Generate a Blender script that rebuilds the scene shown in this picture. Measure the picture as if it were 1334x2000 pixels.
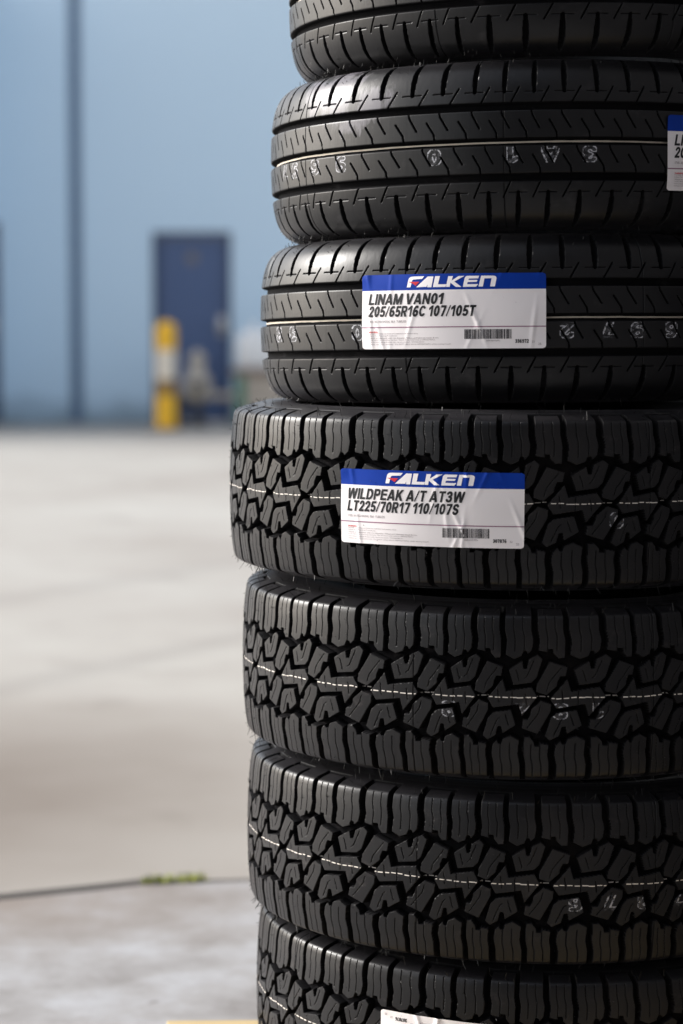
import bpy, bmesh, math, random
import numpy as np
from mathutils import Vector, Matrix, Euler

R = math.radians
PI = math.pi
scene = bpy.context.scene
for o in list(bpy.data.objects):
    bpy.data.objects.remove(o)

# ------------------------------------------------------------------ camera
CAM_Z = 1.10
F_PX = 4722.0
PITCH = math.atan(345 / F_PX)
cam_d = bpy.data.cameras.new("camera")
cam = bpy.data.objects.new("camera", cam_d)
scene.collection.objects.link(cam)
scene.camera = cam
cam.location = (0, 0, CAM_Z)
cam.rotation_euler = (PI / 2 - PITCH, 0, 0)
cam_d.sensor_fit = 'VERTICAL'
cam_d.sensor_height = 36.0
cam_d.sensor_width = 24.0
cam_d.lens = F_PX / 2000 * 36.0
cam_d.clip_end = 2000
cam_d.clip_start = 0.05
cam_d.dof.use_dof = True
cam_d.dof.focus_distance = 2.92
cam_d.dof.aperture_fstop = 3.2
cam_d.dof.aperture_blades = 9

# ------------------------------------------------------------------ light
SUN_TO = Vector((-0.84, 0.25, 0.46)).normalized()
world = bpy.data.worlds.new("World")
scene.world = world
world.use_nodes = True
wn = world.node_tree.nodes
wl = world.node_tree.links
wn.clear()
wout = wn.new('ShaderNodeOutputWorld')
wbg = wn.new('ShaderNodeBackground')
wsky = wn.new('ShaderNodeTexSky')
wsky.sky_type = 'NISHITA'
wsky.sun_disc = False
wsky.sun_elevation = math.asin(SUN_TO.z)
wsky.sun_rotation = math.atan2(SUN_TO.x, SUN_TO.y)
wsky.dust_density = 3.0
whs = wn.new('ShaderNodeHueSaturation')
whs.inputs['Saturation'].default_value = 0.45      # thin bright overcast
wl.new(wsky.outputs[0], whs.inputs['Color'])
wl.new(whs.outputs[0], wbg.inputs[0])
wl.new(wbg.outputs[0], wout.inputs[0])
wbg.inputs[1].default_value = 0.15
sun_d = bpy.data.lights.new("sun", 'SUN')
sun = bpy.data.objects.new("sun", sun_d)
scene.collection.objects.link(sun)
sun_d.energy = 3.2
sun_d.angle = R(20)
sun_d.color = (1.0, 0.975, 0.945)
sun.rotation_euler = SUN_TO.to_track_quat('Z', 'Y').to_euler()
scene.view_settings.view_transform = 'Standard'
scene.view_settings.look = 'None'
scene.view_settings.gamma = 1.0
scene.view_settings.exposure = 1.0
scene.render.film_transparent = False
scene.cycles.max_bounces = 6
scene.cycles.use_denoising = True

# ------------------------------------------------------------------ helpers
COL = scene.collection


def tag(o, label=None, cat=None, group=None, kind=None):
    if label: o['label'] = label
    if cat: o['category'] = cat
    if group: o['group'] = group
    if kind: o['kind'] = kind
    return o


def empty(name, loc=(0, 0, 0), rot=(0, 0, 0)):
    o = bpy.data.objects.new(name, None)
    o.location = loc
    o.rotation_euler = rot
    o.empty_display_size = 0.1
    COL.objects.link(o)
    return o


def link(name, me, mat=None, parent=None, loc=(0, 0, 0)):
    o = bpy.data.objects.new(name, me)
    COL.objects.link(o)
    if mat is not None and not me.materials:
        me.materials.append(mat)
    if parent is not None:
        o.parent = parent
    o.location = loc
    return o


def fast_mesh(name, V, F, smooth=False):
    """V (n,3), F (m,4) or (m,3) arrays"""
    V = np.asarray(V, dtype=np.float32)
    F = np.asarray(F, dtype=np.int32)
    me = bpy.data.meshes.new(name)
    k = F.shape[1]
    me.vertices.add(len(V))
    me.vertices.foreach_set('co', V.ravel())
    me.loops.add(F.size)
    me.loops.foreach_set('vertex_index', F.ravel())
    me.polygons.add(len(F))
    me.polygons.foreach_set('loop_start', np.arange(0, F.size, k, dtype=np.int32))
    me.polygons.foreach_set('loop_total', np.full(len(F), k, dtype=np.int32))
    me.update(calc_edges=True)
    me.polygons.foreach_set('use_smooth', np.full(len(F), smooth, dtype=bool))
    return me


def bm_obj(name, bm, mat, parent=None, loc=(0, 0, 0), smooth=False):
    bmesh.ops.recalc_face_normals(bm, faces=bm.faces[:])
    me = bpy.data.meshes.new(name)
    bm.to_mesh(me)
    bm.free()
    if smooth:
        for p in me.polygons: p.use_smooth = True
    return link(name, me, mat, parent, loc)


def box(bm, x0, x1, y0, y1, z0, z1, bev=0.0, mtx=None):
    r = bmesh.ops.create_cube(bm, size=1.0)
    vs = r['verts']
    for v in vs:
        v.co = Vector(((x0 + x1) / 2 + v.co.x * (x1 - x0), (y0 + y1) / 2 + v.co.y * (y1 - y0), (z0 + z1) / 2 + v.co.z * (z1 - z0)))
    if bev > 0:
        es = list({e for v in vs for e in v.link_edges})
        g = bmesh.ops.bevel(bm, geom=es, offset=bev, segments=2, affect='EDGES', profile=0.5)
        vs = list({v for f in g['faces'] for v in f.verts} | {v for v in vs if v.is_valid})
    if mtx is not None:
        for v in vs: v.co = mtx @ v.co
    return vs


def lathe(bm, pts, seg=24, c=(0, 0, 0), mtx=None):
    rings = []
    for r, z in pts:
        ring = []
        for i in range(seg):
            a = 2 * PI * i / seg
            co = Vector((c[0] + r * math.cos(a), c[1] + r * math.sin(a), c[2] + z))
            if mtx is not None: co = mtx @ co
            ring.append(bm.verts.new(co))
        rings.append(ring)
    for a, b in zip(rings, rings[1:]):
        for i in range(seg):
            j = (i + 1) % seg
            bm.faces.new((a[i], a[j], b[j], b[i]))
    bm.faces.new(rings[0][::-1])
    bm.faces.new(rings[-1])


def tube(bm, p, q, r, seg=12):
    p, q = Vector(p), Vector(q)
    d = q - p
    m = Matrix.Translation(p) @ d.to_track_quat('Z', 'Y').to_matrix().to_4x4()
    lathe(bm, [(r, 0), (r, d.length)], seg, mtx=m)


def mat(name, col, rough=0.6, spec=0.5, metal=0.0):
    m = bpy.data.materials.new(name)
    m.use_nodes = True
    b = m.node_tree.nodes['Principled BSDF']
    b.inputs['Base Color'].default_value = (*col, 1)
    b.inputs['Roughness'].default_value = rough
    b.inputs['Specular IOR Level'].default_value = spec
    b.inputs['Metallic'].default_value = metal
    return m, m.node_tree.nodes, m.node_tree.links, b


def coords(n, l, scale=(1, 1, 1), kind='Object'):
    tc = n.new('ShaderNodeTexCoord')
    mp = n.new('ShaderNodeMapping')
    mp.inputs['Scale'].default_value = scale
    l.new(tc.outputs[kind], mp.inputs[0])
    return mp.outputs[0]


def noise(n, l, vec, scale, detail=4, rough=0.55):
    t = n.new('ShaderNodeTexNoise')
    t.inputs['Scale'].default_value = scale
    t.inputs['Detail'].default_value = detail
    t.inputs['Roughness'].default_value = rough
    l.new(vec, t.inputs['Vector'])
    return t.outputs['Fac']


def ramp(n, l, fac, stops):
    r = n.new('ShaderNodeValToRGB')
    e = r.color_ramp.elements
    while len(e) < len(stops): e.new(0.5)
    for x, (p, c) in zip(e, stops):
        x.position = p
        x.color = (*c, 1) if len(c) == 3 else c
    l.new(fac, r.inputs[0])
    return r.outputs[0]


def mixc(n, l, fac, a, b, mode='MIX'):
    m = n.new('ShaderNodeMix')
    m.data_type = 'RGBA'
    m.blend_type = mode
    for k, s in ((0, fac), (6, a), (7, b)):
        if isinstance(s, (int, float)): m.inputs[k].default_value = s
        elif isinstance(s, tuple): m.inputs[k].default_value = (*s, 1)
        else: l.new(s, m.inputs[k])
    return m.outputs[2]


def math_n(n, l, op, a, b=0.0):
    m = n.new('ShaderNodeMath')
    m.operation = op
    for k, s in ((0, a), (1, b)):
        if isinstance(s, (int, float)): m.inputs[k].default_value = s
        else: l.new(s, m.inputs[k])
    return m.outputs[0]


def bump(n, l, b, h, strength, dist):
    bn = n.new('ShaderNodeBump')
    bn.inputs['Strength'].default_value = strength
    bn.inputs['Distance'].default_value = dist
    l.new(h, bn.inputs['Height'])
    l.new(bn.outputs[0], b.inputs['Normal'])


G = (0, 0, 0)
W = (1, 1, 1)


# ------------------------------------------------------------------ materials
def rubber(name, base, dust, scuff=None, rough=(0.29, 0.47), spec=0.30):
    m, n, l, b = mat(name, base, 0.5, spec)
    b.inputs['Sheen Weight'].default_value = 0.14       # thin film of dust
    b.inputs['Sheen Roughness'].default_value = 0.45
    b.inputs['Sheen Tint'].default_value = (0.92, 0.88, 1.0, 1)
    v = coords(n, l)
    patch = noise(n, l, v, 9.0, 5, 0.6)
    fine = noise(n, l, v, 120.0, 3, 0.6)
    vs = coords(n, l, (260, 260, 9))
    streak = noise(n, l, vs, 1.0, 2, 0.5)
    f = ramp(n, l, patch, [(0.50, G), (0.72, W)])
    f2 = math_n(n, l, 'MULTIPLY', f, math_n(n, l, 'ADD', 0.25, fine))
    c = mixc(n, l, f2, base, dust)
    sm = ramp(n, l, noise(n, l, coords(n, l, (22, 22, 34)), 1.0, 5, 0.7), [(0.60, G), (0.70, (.8, .8, .8))])
    c = mixc(n, l, math_n(n, l, 'MULTIPLY', sm, math_n(n, l, 'ADD', 0.2, fine)), c, tuple(x * 3.0 for x in dust))
    if scuff:
        # whitish rubbed-off mould powder: a patch with its own outline
        tc = n.new('ShaderNodeTexCoord')
        dsum = None
        for (cx, cy, cz), rad in scuff:
            d = n.new('ShaderNodeVectorMath'); d.operation = 'DISTANCE'
            l.new(tc.outputs['Object'], d.inputs[0])
            d.inputs[1].default_value = (cx, cy, cz)
            s = math_n(n, l, 'SUBTRACT', 1.0, math_n(n, l, 'DIVIDE', d.outputs['Value'], rad))
            s = math_n(n, l, 'MAXIMUM', s, 0.0)
            dsum = s if dsum is None else math_n(n, l, 'MAXIMUM', dsum, s)
        gat = n.new('ShaderNodeAttribute')
        gat.attribute_name = "groove"
        v2 = coords(n, l, (60, 60, 22))
        pn = noise(n, l, v2, 1.0, 4, 0.65)
        sc = ramp(n, l, math_n(n, l, 'ADD', math_n(n, l, 'MULTIPLY', dsum, 0.55), math_n(n, l, 'MULTIPLY', pn, 0.75)), [(0.62, G), (0.74, W)])
        sc = math_n(n, l, 'MULTIPLY', sc, ramp(n, l, dsum, [(0.02, G), (0.2, W)]))
        c = mixc(n, l, math_n(n, l, 'MULTIPLY', sc, math_n(n, l, 'SUBTRACT', 0.5, math_n(n, l, 'MULTIPLY', gat.outputs['Fac'], 0.5))), c, (0.20, 0.19, 0.215))
    l.new(c, b.inputs['Base Color'])
    rr = n.new('ShaderNodeMapRange')
    rr.inputs['To Min'].default_value, rr.inputs['To Max'].default_value = rough
    l.new(patch, rr.inputs[0])
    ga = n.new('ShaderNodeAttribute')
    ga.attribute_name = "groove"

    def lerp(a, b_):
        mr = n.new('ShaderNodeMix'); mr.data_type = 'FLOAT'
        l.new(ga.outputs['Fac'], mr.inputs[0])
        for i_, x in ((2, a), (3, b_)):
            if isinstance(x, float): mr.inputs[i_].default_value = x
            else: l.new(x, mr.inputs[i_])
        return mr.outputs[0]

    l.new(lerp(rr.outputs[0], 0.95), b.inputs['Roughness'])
    l.new(lerp(spec, 0.08), b.inputs['Specular IOR Level'])  # specular lowered in the grooves to deepen their shade
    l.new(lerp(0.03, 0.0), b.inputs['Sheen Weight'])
    h = math_n(n, l, 'ADD', math_n(n, l, 'MULTIPLY', streak, 0.6), math_n(n, l, 'MULTIPLY', fine, 0.4))
    bump(n, l, b, h, 0.35, 0.0006)
    return m


RUB_AT = rubber("all_terrain_rubber", (0.0042, 0.0040, 0.0048), (0.011, 0.0095, 0.0095))
RUB_VAN = rubber("van_rubber", (0.0037, 0.0037, 0.0044), (0.008, 0.0075, 0.008))
RUB_SIDE = rubber("sidewall_rubber", (0.005, 0.005, 0.0055), (0.016, 0.015, 0.0145))


def a2(rad, th, z):
    t = R(th)
    return (rad * math.cos(t), rad * math.sin(t), z)


HAIR, *_ = mat("rubber_hair", (0.012, 0.012, 0.012), 0.5, 0.4)
STRIPE_W, n, l, b = mat("cream_paint", (0.62, 0.55, 0.46), 0.55, 0.3)
STRIPE_W2, n, l, b = mat("white_paint", (0.66, 0.61, 0.56), 0.55, 0.3)


def ink_mat(name, col, lo, hi, amax):
    m, n, l, b = mat(name, col, 0.6, 0.3)
    v = coords(n, l)
    f = noise(n, l, v, 260.0, 3, 0.6)
    a = ramp(n, l, f, [(lo, G), (hi, (amax, amax, amax))])
    l.new(a, b.inputs['Alpha'])
    return m


STAMP_LINE = ink_mat("stamp_ink", (0.62, 0.62, 0.66), 0.30, 0.55, 0.6)
STAMP_FILL = ink_mat("stamp_smear", (0.50, 0.50, 0.54), 0.46, 0.75, 0.32)


def paper(name, col, rough, spec):
    m, n, l, b = mat(name, col, rough, spec)
    v = coords(n, l)
    f = noise(n, l, v, 14.0, 4, 0.6)
    c = mixc(n, l, math_n(n, l, 'MULTIPLY', f, 0.35), col, tuple(x * 0.80 for x in col))
    sp = noise(n, l, v, 170.0, 2, 0.5)
    sm = noise(n, l, v, 25.0, 2, 0.5)
    k = math_n(n, l, 'MULTIPLY', ramp(n, l, sp, [(0.70, G), (0.74, W)]), ramp(n, l, sm, [(0.58, G), (0.66, W)]))
    c = mixc(n, l, math_n(n, l, 'MULTIPLY', k, 0.7), c, (0.12, 0.11, 0.12))
    l.new(c, b.inputs['Base Color'])
    b.inputs['Coat Weight'].default_value = 0.08
    b.inputs['Coat Roughness'].default_value = 0.12
    return m


PAPER = paper("label_paper", (0.80, 0.76, 0.765), 0.5, 0.3)
BLUE = paper("label_blue", (0.002, 0.034, 0.29), 0.45, 0.12)
INK, *_ = mat("black_ink", (0.012, 0.012, 0.014), 0.5, 0.3)
LOGO_W, *_ = mat("logo_white", (0.86, 0.82, 0.83), 0.45, 0.3)
LOGO_R, *_ = mat("logo_red", (0.55, 0.02, 0.03), 0.45, 0.3)
GREYINK, *_ = mat("grey_ink", (0.22, 0.18, 0.19), 0.5, 0.3)
PURPLE, *_ = mat("purple_rule", (0.26, 0.12, 0.19), 0.5, 0.3)

# ------------------------------------------------------------------ tyre height fields
def seg_dist(X, Y, p, q):
    px, py = p
    dx, dy = q[0] - px, q[1] - py
    t = np.clip(((X - px) * dx + (Y - py) * dy) / (dx * dx + dy * dy + 1e-12), 0, 1)
    return np.hypot(X - px - t * dx, Y - py - t * dy)


def poly_sd(X, Y, P):
    """signed distance, positive inside"""
    d = np.full(X.shape, 1e9)
    ins = np.zeros(X.shape, bool)
    for p, q in zip(P, P[1:] + P[:1]):
        d = np.minimum(d, seg_dist(X, Y, p, q))
        c = (p[1] > Y) != (q[1] > Y)
        with np.errstate(divide='ignore', invalid='ignore'):
            xi = (q[0] - p[0]) * (Y - p[1]) / (q[1] - p[1] + 1e-12) + p[0]
        ins ^= c & (X < xi)
    return np.where(ins, d, -d)


def miter(P, d):
    """polygon moved outwards by d with sharp corners"""
    P = [np.array(p, float) for p in P]
    A = sum(p[0] * q[1] - q[0] * p[1] for p, q in zip(P, P[1:] + P[:1]))
    sg = 1 if A > 0 else -1
    out = []
    for i, p in enumerate(P):
        a = p - P[i - 1]; b_ = P[(i + 1) % len(P)] - p
        a /= np.linalg.norm(a); b_ /= np.linalg.norm(b_)
        na = np.array((a[1], -a[0])) * sg; nb = np.array((b_[1], -b_[0])) * sg
        m = na + nb
        m = m / max(m @ m, 0.7) * 2 * d
        out.append(tuple(p + m))
    return out


def rot_pts(P):
    return [(0.72 - u, -v) for u, v in P]


S_MAX = 124.0
LUT_DS = 0.3


def lut_at():
    P = 75.7
    nx = 256
    xs = (np.arange(nx) / nx) * P
    ss = np.arange(-S_MAX, S_MAX + LUT_DS, LUT_DS)
    X, Y = np.meshgrid(xs, ss)
    U1 = [(.32, 32.5), (.505, 41.5), (.525, 33.5), (.60, 34), (.635, 45), (.757, 50), (.82, 46), (.735, 25), (.655, 19), (.385, 16)]
    U2 = [(-.04, 42), (.19, 36), (.17, 27), (.095, 27), (.05, 19), (.045, 14.5), (-.10, 4.5), (-.245, 8), (-.235, 16)]
    ST = [(.20, 20), (.25, 6.5), (.66, 11.5), (.74, 1.5), (.52, -20), (.47, -6.5), (.06, -11.5), (-.02, -1.5)]
    SA = [(-.235, 116), (.145, 116), (.145, 80), (.175, 68), (.165, 47.5), (.08, 47), (.015, 52.5), (.0, 58), (-.075, 58), (-.085, 54.5), (-.225, 56.5), (-.205, 68), (-.235, 80)]
    SB = [(.235, 122), (.655, 122), (.655, 80), (.69, 68), (.665, 57), (.60, 52), (.58, 55.5), (.53, 55.5), (.50, 49.5), (.38, 46), (.25, 51), (.27, 68), (.235, 80)]
    blocks = [ST, U1, U2, SA, SB] + [rot_pts(q) for q in (U1, U2, SA, SB)]
    sip = [[(.42, 33), (.47, 20)], [(.70, 45), (.60, 27)], [(.60, 27), (.56, 24)],
           [(.12, 36), (-.06, 18)], [(-.06, 18), (-.09, 9)]]
    sip += [rot_pts(q) for q in sip]
    sip += [[(.13, 9), (.15, -5)], [(.36, 8), (.36, -8)], [(.57, 5), (.59, -9)]]
    for ux in (-.11, .03):
        z = [(ux, 96), (ux, 82), (ux + .03, 72), (ux + .025, 56)]
        sip += [z, rot_pts(z)]
    for ux in (.37, .52):
        z = [(ux, 96), (ux, 82), (ux + .03, 72), (ux + .025, 55)]
        sip += [z, rot_pts(z)]
    sd = np.full(X.shape, -1e9)
    nub = []
    for q in blocks:
        cx = sum(u for u, v in q) / len(q); cy = sum(v for u, v in q) / len(q)
        for u, v in q[::3]:
            if abs(v) < 100:
                nub.append((u + (cx - u) * .22, v + (cy - v) * .12))
        for k in (-1, 0, 1):
            Q = miter([((u + k) * P, v) for u, v in q], 0.5 if max(abs(v) for u, v in q) > 90 else 1.45)
            if max(x for x, y in Q) < -12 or min(x for x, y in Q) > P + 12: continue
            sd = np.maximum(sd, poly_sd(X, Y, Q))
    fade = np.interp(np.abs(Y), [0, 94, 104, 115, 123], [12.5, 12.5, 11.0, 7.0, 0.0])
    dep = fade * np.clip(0.5 - sd / 0.9, 0, 1)
    # edge rounding
    dep = np.maximum(dep, np.clip(1 - sd / 0.9, 0, 1) * 0.15 * (sd > 0))
    sdp = np.full(X.shape, 1e9)
    for q in sip:
        for k in (-1, 0, 1):
            for a, c in zip(q, q[1:]):
                # small zigzag along the sipe
                p0 = ((a[0] + k) * P, a[1]); p1 = ((c[0] + k) * P, c[1])
                if max(p0[0], p1[0]) < -3 or min(p0[0], p1[0]) > P + 3: continue
                sdp = np.minimum(sdp, seg_dist(X + 0.35 * np.sin(Y * 1.6), Y, p0, p1))
    dep = np.maximum(dep, 1.5 * np.clip(1.25 - sdp / 0.42, 0, 1) * (sd > 0))
    for u, v in nub:
        for k in (-1, 0, 1):
            dn = np.hypot(X - (u + k) * P, Y - v)
            dep -= 0.9 * np.clip(1 - dn / 1.1, 0, 1)
    return dep


def lut_van():
    P = 38.4
    nx = 160
    xs = (np.arange(nx) / nx) * P
    ss = np.arange(-S_MAX, S_MAX + LUT_DS, LUT_DS)
    X, Y = np.meshgrid(xs, ss)
    A = np.abs(Y)
    dep = 8.0 * np.clip(0.5 + (3.9 - A) / 1.5, 0, 1)
    dep = np.maximum(dep, 8.0 * np.clip(0.5 + (4.3 - np.abs(A - 41.5)) / 1.5, 0, 1))
    # rounded rib edges
    for e, sg in ((3.9, 1), (37.2, -1), (45.8, 1)):
        dep = np.maximum(dep, 0.4 * np.clip(1 - np.maximum(sg * (A - e) - 0.4, 0) / 1.4, 0, 1) * ((sg * (A - e)) > 0))

    def line(q, hw, d, off=0.0):
        nonlocal dep
        for k in (-2, -1, 0, 1, 2):
            for a, c in zip(q, q[1:]):
                p0 = (a[0] + k * P + off, a[1]); p1 = (c[0] + k * P + off, c[1])
                if max(p0[0], p1[0]) < -5 or min(p0[0], p1[0]) > P + 5: continue
                D_ = seg_dist(X, Y, p0, p1)
                dep = np.maximum(dep, d * np.clip(0.5 + (hw - D_) / 1.0, 0, 1))
    for dy, off in ((0, 0.0), (-41.1, 17.0)):
        line([(0, 37.4 + dy), (1.0, 32 + dy), (10.2, 16 + dy)], 0.62, 4.5, off)
        line([(0.6 * P, 25.5 + dy), (0.6 * P + 8.6, 11.5 + dy), (0.6 * P + 9.6, 3.6 + dy)], 0.62, 4.5, off)
    for sg, off in ((1, 4.0), (-1, 21.0)):
        # transverse shoulder grooves
        pts = [(sg * 3.2 * t * t, sg * (59.5 + 52 * t)) for t in np.linspace(0, 1, 8)]
        for k in (-1, 0, 1):
            for i, (a, c) in enumerate(zip(pts, pts[1:])):
                D_ = seg_dist(X, Y, (a[0] + k * P + off, a[1]), (c[0] + k * P + off, c[1]))
                w = (1.9, 2.5, 2.8, 2.8, 2.6, 2.2, 1.6)[i]
                dd = (6.5, 6.5, 6.5, 6.0, 4.6, 2.8, 1.2)[i]
                dep = np.maximum(dep, dd * np.clip(0.5 + (w - D_) / 1.4, 0, 1))
        line([(-0.30 * P, sg * 59.0), (0.30 * P, sg * 59.0)], 0.5, 1.5, off)
        q = [(0.22 * P, 46), (0.50 * P, 64.5)] if sg > 0 else [(0.75 * P, -46), (0.50 * P, -64.5)]
        line(q, 0.7, 3.5, off)
    for x, y in ((5, 33), (15, 13), (30, 29), (25, -9), (36, -30), (12, 52), (30, -52)):
        dn = np.hypot(X - x, Y - y)
        dep -= 0.6 * np.clip(1 - dn / 1.0, 0, 1)
    dep *= np.clip((S_MAX - A) / 6.0, 0, 1)
    return dep


class Kind:
    pass


def make_kind(prof, Rr, lut, starts, bead, inner, seams):
    """prof: half profile (v, dr) mm from the crown outwards"""
    k = Kind()
    k.R = Rr
    k.lut = lut
    k.nx = lut.shape[1]
    k.starts = np.array(starts)          # degrees, one more than periods
    # dense smooth curve through the profile points (Catmull-Rom)
    P = [np.array((-prof[1][0], prof[1][1]))] + [np.array(p) for p in prof]
    P.append(2 * P[-1] - P[-2])
    out = []
    for i in range(1, len(P) - 2):
        for t in np.linspace(0, 1, 24, endpoint=False):
            p0, p1, p2, p3 = P[i - 1], P[i], P[i + 1], P[i + 2]
            out.append(0.5 * ((2 * p1) + (-p0 + p2) * t + (2 * p0 - 5 * p1 + 4 * p2 - p3) * t * t + (-p0 + 3 * p1 - 3 * p2 + p3) * t ** 3))
    out.append(P[-2])
    c = np.array(out)
    d = np.hypot(*np.diff(c, axis=0).T)
    k.S = np.concatenate([[0], np.cumsum(d)])
    k.V = c[:, 0]
    k.D = c[:, 1]
    k.bead, k.inner = bead, inner
    k.seams = seams
    return k


def prof_at(k, s):
    a = np.abs(s)
    v = np.interp(a, k.S, k.V) * np.sign(s)
    r = k.R * 1000 + np.interp(a, k.S, k.D)
    e = 0.8
    dv = (np.interp(a + e, k.S, k.V) - np.interp(np.maximum(a - e, 0), k.S, k.V))
    dr = (np.interp(a + e, k.S, k.D) - np.interp(np.maximum(a - e, 0), k.S, k.D))
    L = np.hypot(dv, dr) + 1e-9
    nr, nv = dv / L, -dr / L * np.sign(s)      # outward normal (r, v)
    return v, r, nr, nv


def depth_at(k, th, s):
    """th degrees, s mm -> depth mm (bilinear in the pitch table)"""
    th = np.mod(np.asarray(th, float) - k.starts[0], 360.0) + k.starts[0]
    ph = np.interp(th, k.starts, np.arange(len(k.starts)))
    fx = np.mod(ph, 1.0) * k.nx
    i0 = np.floor(fx).astype(int) % k.nx
    i1 = (i0 + 1) % k.nx
    tx = fx - np.floor(fx)
    fy = np.clip((np.asarray(s, float) + S_MAX) / LUT_DS, 0, k.lut.shape[0] - 1.001)
    j0 = fy.astype(int)
    ty = fy - j0
    L = k.lut
    dd = (L[j0, i0] * (1 - tx) + L[j0, i1] * tx) * (1 - ty) + (L[j0 + 1, i0] * (1 - tx) + L[j0 + 1, i1] * tx) * ty
    for sd_ in k.seams:
        u = np.abs(np.mod(th - sd_ + 180, 360) - 180) * PI / 180 * k.R * 1000
        dd = np.maximum(dd, 0.9 * np.clip(1.3 - u / 0.7, 0, 1) * (np.abs(s) < 112))
    return dd


def surf(k, th, s, lift=0.0, follow=True):
    """point in tyre coordinates (metres, z = 0 at the tyre's mid plane)"""
    v, r, nr, nv = prof_at(k, s)
    h = lift - (depth_at(k, th, s) if follow else 0.0)
    r = r + nr * h
    v = v + nv * h
    t = np.radians(th)
    return np.stack([r * np.cos(t), r * np.sin(t), v], -1) / 1000.0


def grid_faces(nr, nc, wrap):
    i = np.arange(nr - 1)[:, None]
    j = np.arange(nc if wrap else nc - 1)[None, :]
    j2 = (j + 1) % nc
    a = i * nc + j; b = i * nc + j2; c = (i + 1) * nc + j2; d = (i + 1) * nc + j
    return np.stack([a + 0 * b, b, c, d + 0 * b], -1).reshape(-1, 4)


def tread_mesh(k, nth, ds):
    th = np.arange(nth) * 360.0 / nth
    s = np.linspace(-S_MAX, S_MAX, int(2 * S_MAX / ds))
    T, S_ = np.meshgrid(th, s)
    V = surf(k, T.ravel(), S_.ravel())
    me = fast_mesh("tread", V, grid_faces(len(s), nth, True))
    at = me.attributes.new("groove", 'FLOAT', 'POINT')      # 1 in the mould-textured grooves, where cut gloss stands in for shade, 0 on the smooth block tops
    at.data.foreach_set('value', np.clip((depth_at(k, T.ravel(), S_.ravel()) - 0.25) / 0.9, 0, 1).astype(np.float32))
    return me


def sidewall_mesh(k, sign):
    nth = 360
    th = np.radians(np.arange(nth) * 360.0 / nth)
    s = list(np.linspace(S_MAX, k.S[-1], 40))
    v, r, _, _ = prof_at(k, np.array(s))
    r = r.copy(); v = v.copy()
    # moulded rings on the sidewall
    for c_, a_ in ((S_MAX + 8, .8), (S_MAX + 30, -.7), (k.S[-1] - 22, 1.2)):
        v = v + a_ * np.exp(-((np.array(s) - c_) / 2.2) ** 2)
    ring = [(a, b_) for a, b_ in zip(v, r)]
    ring += [(a, k.R * 1000 + b_) for a, b_ in k.inner]
    V = []
    for a, b_ in ring:
        V.append(np.stack([b_ * np.cos(th), b_ * np.sin(th), np.full(nth, a * sign)], -1))
    V = np.concatenate(V) / 1000
    F = grid_faces(len(ring), nth, True)
    if sign < 0: F = F[:, ::-1]
    return fast_mesh("sidewall", V, F, True)


def hair_mesh(k, rng, n_hair, bands):
    V, F = [], []
    for _ in range(n_hair):
        th = rng.uniform(0, 360)
        lo, hi, ln = bands[rng.randrange(len(bands))]
        s = rng.uniform(lo, hi) * rng.choice((-1, 1))
        if abs(s) < 100 and depth_at(k, th, s) > 1.5: continue
        L = rng.uniform(0.4, 1.0) * ln
        p = surf(k, np.array([th]), np.array([s]))[0] * 1000
        _, _, nr, nv = prof_at(k, np.array([s]))
        t = R(th)
        nrm = np.array([nr[0] * math.cos(t), nr[0] * math.sin(t), nv[0]])
        nrm = nrm + np.array([rng.uniform(-.55, .55) for _ in range(3)])
        nrm /= np.linalg.norm(nrm)
        a = np.cross(nrm, (0.3, 0.2, 0.9)); a /= np.linalg.norm(a)
        b_ = np.cross(nrm, a)
        bend = np.array([rng.uniform(-1, 1) for _ in range(3)]) * L * 0.25
        base = len(V)
        for q, rr, bb in ((-0.5, .42, 0), (L * .55, .36, .3), (L, .22, 1.0)):
            for m in range(3):
                an = m * 2 * PI / 3
                V.append(p + nrm * q + bend * bb + (a * math.cos(an) + b_ * math.sin(an)) * rr)
        for i in (0, 3):
            for m in range(3):
                m2 = (m + 1) % 3
                F.append((base + i + m, base + i + m2, base + i + 3 + m2, base + i + 3 + m))
    return fast_mesh("rubber_hair", np.array(V) / 1000, F)


# periods: degrees at which each pitch starts (short, middle and long pitches mixed, as on real tyres)
seq_at = [11.3, 13.3, 12.4, 10.5, 11.45, 13.06, 10.5, 12.4, 11.4, 10.5, 13.0, 11.4, 10.5, 12.4, 11.4, 13.0, 10.5, 11.4, 12.4, 10.5, 11.4, 13.0, 12.4, 10.5, 11.4, 10.5, 12.4, 11.4, 10.5, 12.4, 11.4]
seq_at = np.array(seq_at[:31]); seq_at = seq_at * 360 / seq_at.sum()
st_at = 212.0 + np.concatenate([[0], np.cumsum(seq_at)])
rs = random.Random(4)
seq_v = []
while len(seq_v) < 55:
    seq_v += [rs.choice((5.8, 6.5, 7.2))] * rs.choice((2, 3, 4))
seq_v = np.array(seq_v[:55]); seq_v = seq_v * 360 / seq_v.sum()
st_v = np.concatenate([[0], np.cumsum(seq_v)])

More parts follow.
